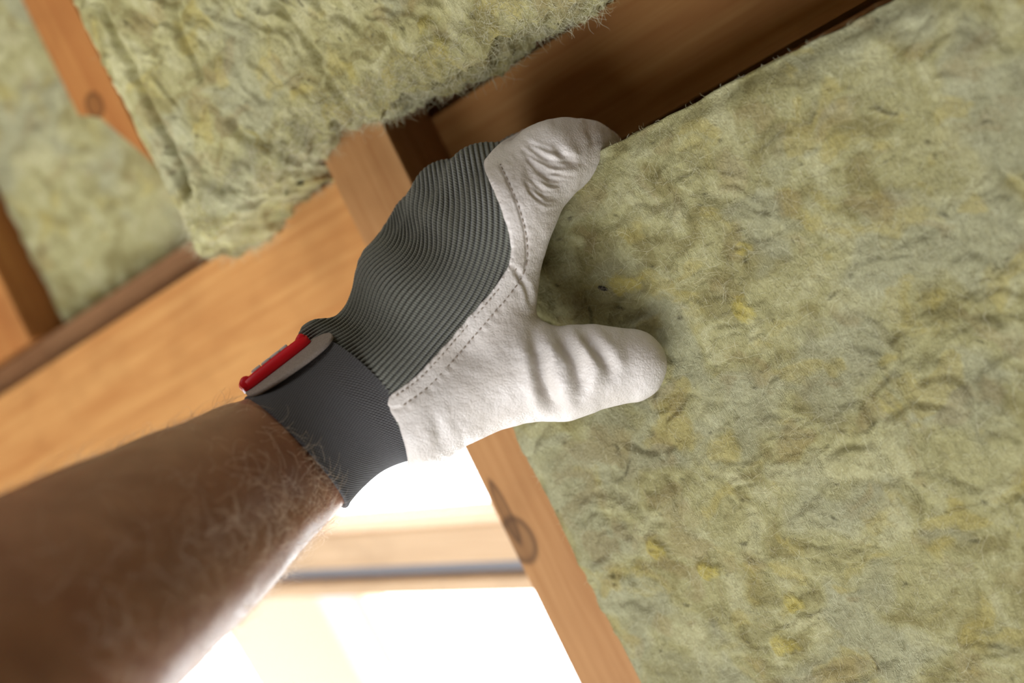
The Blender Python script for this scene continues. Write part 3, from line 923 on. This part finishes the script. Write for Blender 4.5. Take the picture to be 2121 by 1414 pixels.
# stitching: short thread stitches along two rows of the seam
def stitches():
    B = np.array(BORDER_S); T = np.gradient(B, axis=0); T /= np.linalg.norm(T, axis=1, keepdims=True)
    Nn = np.stack([-T[:, 1], T[:, 0]], 1)               # right of travel = into the leather?
    if Nn[40, 0] < 0: Nn = -Nn
    seg = np.concatenate([[0], np.cumsum(np.linalg.norm(np.diff(B, axis=0), axis=1))])
    Vs = []; Fs = []
    unit = [(math.cos(a), math.sin(a)) for a in np.linspace(0, 2 * math.pi, 6, endpoint=False)]
    for off, s0, s1 in ((34, 110, seg[-1] - 6), (9, 375, seg[-1] - 6), (16, 110, 330)):
        for s in np.arange(s0, s1, 12.5):
            def at(sv):
                b = np.array([np.interp(sv, seg, B[:, 0]), np.interp(sv, seg, B[:, 1])])
                nn = np.array([np.interp(sv, seg, Nn[:, 0]), np.interp(sv, seg, Nn[:, 1])])
                return b + nn * off
            a_, b_ = at(s), at(s + 7.5)
            pa = cpt(a_[0], a_[1], hit_depth(a_[0], a_[1], BODY, 1.1)); pb = cpt(b_[0], b_[1], hit_depth(b_[0], b_[1], BODY, 1.1))
            ax = pb - pa; Ls = np.linalg.norm(ax)
            if Ls > 5: continue
            ax /= Ls; s1_ = np.cross(ax, [0, 0, 1]); s1_ /= np.linalg.norm(s1_); s2_ = np.cross(ax, s1_)
            base = len(Vs)
            for t_, rr in ((0, .12), (.2, .3), (.8, .3), (1, .12)):
                c_ = pa + ax * Ls * t_
                for (cx_, sy_) in unit: Vs.append(c_ + s1_ * rr * cx_ + s2_ * rr * sy_)
            for k in range(3):
                for j in range(6):
                    Fs.append([base + k * 6 + j, base + k * 6 + (j + 1) % 6, base + k * 6 + 6 + (j + 1) % 6, base + k * 6 + 6 + j])
    me = mesh_np('stitching', np.array(Vs) / 1000, Fs)
    o = link('stitching', me, MAT['thread'], glove, smooth=True); o['kind'] = 'stuff'
stitches()

# elastic cuff
CRINGS = [((662, 706), (890, 949), 489), ((628, 736), (846, 954), 486), ((588, 768), (794, 975), 483), ((546, 802), (750, 1012), 479.5), ((506, 827), (717, 1051), 476)]
n_c = 60
cen, e1, tw, ra, axc = ring_frames(CRINGS, n_c)
rb_c = ra * .84
def cuff_mesh():
    th = np.linspace(0, 1, n_c)
    prof_c = np.concatenate([np.arange(n_c), np.arange(n_c)[::-1]])
    lip = 1.0 + 0 * th
    ra2 = np.concatenate([ra, ra[::-1] - 1.6]); rb2 = np.concatenate([rb_c, rb_c[::-1] - 1.6])
    # rolled arm-side rim
    ra2[n_c - 4:n_c] += np.array([.1, .35, .4, .1]); rb2[n_c - 4:n_c] += np.array([.1, .35, .4, .1])
    Pc, Fc, an_ = tube(cen[prof_c], e1[prof_c], tw[prof_c], ra2, rb2, 120)
    me = mesh_np('cuff', Pc.reshape(-1, 3) / 1000, Fc)
    A = np.tile(an_[None], (2 * n_c, 1)); 
    fattr(me, 'rib', (A * ra.mean() / 1.5).ravel())
    arcl = np.concatenate([[0], np.cumsum(np.linalg.norm(np.diff(cen, axis=0), axis=1))])
    fattr(me, 'run', np.repeat(arcl[prof_c] / 1.5, 120))
    return me
cuff = link('cuff', cuff_mesh(), MAT['cuff'], glove, smooth=True)
cuff['label'] = 'charcoal elastic cuff of the glove'

# hook tab and red rubber label on the back of the wrist
def plate(name, mid, axis_, width_dir, half_len, half_w, thick, mat, parent, power=2.6, bend=0., seg=40, round_edge=.35):
    """rounded plate: outline a superellipse in (axis_, width_dir), thickness along their cross product"""
    ax = np.array(axis_, float); ax /= np.linalg.norm(ax)
    wd = np.array(width_dir, float); wd -= ax * (wd @ ax); wd /= np.linalg.norm(wd)
    th = np.cross(ax, wd)
    an = np.linspace(0, 2 * math.pi, seg, endpoint=False)
    cx_ = np.sign(np.cos(an)) * np.abs(np.cos(an)) ** (2 / power); sy_ = np.sign(np.sin(an)) * np.abs(np.sin(an)) ** (2 / power)
    rings = [(0., 1.), (.6, 1.), (1 - round_edge * thick / half_w * .5, 1.), (1., 1 - round_edge), (1., -1 + round_edge), (1 - round_edge * thick / half_w * .5, -1.), (.6, -1.), (0., -1.)]
    V = []
    for sc_, z in rings:
        x = cx_ * half_len * sc_ if sc_ > 0 else cx_ * .001; y = sy_ * half_w * sc_ if sc_ > 0 else sy_ * .001
        zz = z * thick / 2 + bend * (y / half_w) ** 2
        V.append(mid + ax * x[:, None] + wd * y[:, None] + th * zz[:, None])
    V = np.concatenate(V); n = len(rings)
    idx = np.arange(n * seg).reshape(n, seg)
    Fq = np.stack([idx[:-1], np.roll(idx, -1, 1)[:-1], np.roll(idx, -1, 1)[1:], idx[1:]], -1).reshape(-1, 4)
    o = link(name, mesh_np(name, V / 1000, Fq), mat, parent, smooth=True)
    return o, ax, wd, th

def cuff_at(k, deg, off):
    a_ = math.radians(deg)
    nrm = e1[k] * math.cos(a_) / ra[k] + tw[k] * math.sin(a_) / rb_c[k]; nrm /= np.linalg.norm(nrm)
    tan = -e1[k] * math.sin(a_) * ra[k] + tw[k] * math.cos(a_) * rb_c[k]; tan /= np.linalg.norm(tan)
    return cen[k] + e1[k] * math.cos(a_) * ra[k] + tw[k] * math.sin(a_) * rb_c[k] + nrm * off, nrm, tan
kc = 30
pT, nT, tT = cuff_at(kc, 22, 1.6)
ax_t = cuff_at(4, 22, 0)[0] - cuff_at(56, 22, 0)[0]; ax_t /= np.linalg.norm(ax_t)
tab, a1, w1, t1 = plate('hook_tab', pT + ax_t * 2.5, ax_t + .17 * tT, tT, 21.5, 10.5, 1.7, MAT['suede'], glove, 2.5)
tab['label'] = 'taupe suede closing tab with rounded end'
pL, nL, tL = cuff_at(kc, 4, 4.2)
bm_mid = pL - ax_t * .5
lab, a2, w2, t2 = plate('rubber_label', bm_mid, ax_t, tL, 17.4, 6.8, 5.2, MAT['red'], glove, 6)
lab['label'] = 'red rubber label on the closing tab'
o2 = nL
# raised rolled ends of the label and the pale raised marks seen edge-on
def bar(name, c, ax, ln, r0, mat, parent):
    ax = ax / np.linalg.norm(ax); s1 = np.cross(ax, [1, 0, 0.2]); s1 /= np.linalg.norm(s1); s2 = np.cross(ax, s1)
    V = []; seg = 12
    for t_, rr in ((-1, .01), (-1, .7), (-.94, 1), (.94, 1), (1, .7), (1, .01)):
        for a in np.linspace(0, 2 * math.pi, seg, endpoint=False):
            V.append(c + ax * ln * t_ + (s1 * math.cos(a) + s2 * math.sin(a)) * r0 * rr)
    idx = np.arange(6 * seg).reshape(6, seg)
    Fq = np.stack([idx[:-1], np.roll(idx, -1, 1)[:-1], np.roll(idx, -1, 1)[1:], idx[1:]], -1).reshape(-1, 4)
    return link(name, mesh_np(name, np.array(V) / 1000, Fq), mat, parent, smooth=True)
bar('rolled_end', bm_mid - a2 * 14.6 + o2 * 1.2, w2, 6.2, 2.7, MAT['red'], glove)
bar('rolled_end', bm_mid + a2 * 14.8 + o2 * 2.0, w2, 6.0, 1.8, MAT['red'], glove)
for k, (off, ln) in enumerate(((-7.5, 2.2), (-2.6, 2.0), (2.0, 2.4), (6.6, 2.0))):
    plate('raised_mark', bm_mid + a2 * off + o2 * 3.1 + w2 * 1.6, a2, w2, ln, 3.8, 1.3, MAT['white_print'], glove, 5, seg=24)

# ------------------------------------------------------------------ roof window beyond the arm
wa = np.array([1, .16, .6]); wa /= np.linalg.norm(wa)
wb = np.array([.5, -.85, -.3]); wb -= wa * (wa @ wb); wb /= np.linalg.norm(wb)
wc = np.cross(wa, wb)                                  # outwards or inwards
if wc[2] > 0: wc = -wc                                 # outwards, away from the camera
M_WIN = np.eye(4); M_WIN[:3, 0] = wa; M_WIN[:3, 1] = wb; M_WIN[:3, 2] = np.cross(wa, wb); M_WIN[:3, 3] = cpt(850, 1092, .80)
M_WIN = M_CAM @ M_WIN
sgn = 1. if np.cross(wa, wb) @ wc > 0 else -1.
win = bpy.data.objects.new('window_1', None); col.objects.link(win); win.matrix_world = Matrix(M_WIN.tolist())
tag(win, 'timber roof window with a grey gasket beyond the forearm', kind='structure')
def wpart(name, x0, x1, y0, y1, z0, z1, mat, bev=.003):
    z0, z1 = sorted((z0 * sgn, z1 * sgn))
    return link(name, box_mesh(name, x0, x1, y0, y1, z0, z1, bevel=bev), mat, win)
wpart('transom', -.36, .25, .002, .034, 0, .03, MAT['window_wood'], .002)
wpart('gasket', -.36, .25, .0343, .0455, .004, .03, MAT['gasket'], .001)
wpart('lower_rail', -.36, .25, .0458, .0595, -.002, .03, MAT['window_wood'], .002)
wpart('window_pane', -.36, .25, -.14, -.001, .012, .016, MAT['glass'], 0)
wpart('window_pane', -.36, .25, .0605, .7, .012, .016, MAT['glass'], 0)
# boards outside the glass, in full daylight
ob = wpart('outer_board', -.52, -.345, .12, .9, .20, .23, MAT['outer_wood']); ob['label'] = 'pale timber board outside the glass, washed out by daylight'
wpart('outer_flashing', -.344, -.292, .12, .9, .195, .22, MAT['outer_metal'])
wpart('outer_batten', -.291, -.277, .12, .9, .19, .22, MAT['outer_wood'])

# dark grit lying in the wool
def grit():
    k = len(bpy.data.objects)
    hits = np.argmin((PB[..., 0] - sp_u) ** 2 + (PB[..., 1] - sp_v) ** 2 + (~fb) * 1.)
    c = PB.reshape(-1, 3)[hits]
    V = []; seg = 10; r_ = np.random.default_rng(3)
    ax = np.array([.75, .6, 0]); ax /= np.linalg.norm(ax); s1 = np.array([-ax[1], ax[0], 0]); s2 = np.array([0, 0, 1.])
    for t_, rr in ((-1, .05), (-.8, .6), (-.2, 1), (.4, .9), (.85, .5), (1, .05)):
        for a in np.linspace(0, 2 * math.pi, seg, endpoint=False):
            q = rr * (.85 + .3 * r_.random())
            V.append(c + ax * t_ * .0026 + s1 * math.cos(a) * .0011 * q + s2 * (math.sin(a) * .0009 * q - .0002))
    idx = np.arange(6 * seg).reshape(6, seg)
    Fq = np.stack([idx[:-1], np.roll(idx, -1, 1)[:-1], np.roll(idx, -1, 1)[1:], idx[1:]], -1).reshape(-1, 4)
    o = link('grit', mesh_np('grit', V, Fq), NT('dark_slag').fin(srgb(52, 46, 40), .7), batt, smooth=True)
    o['label'] = 'dark speck of slag in the wool'
grit()
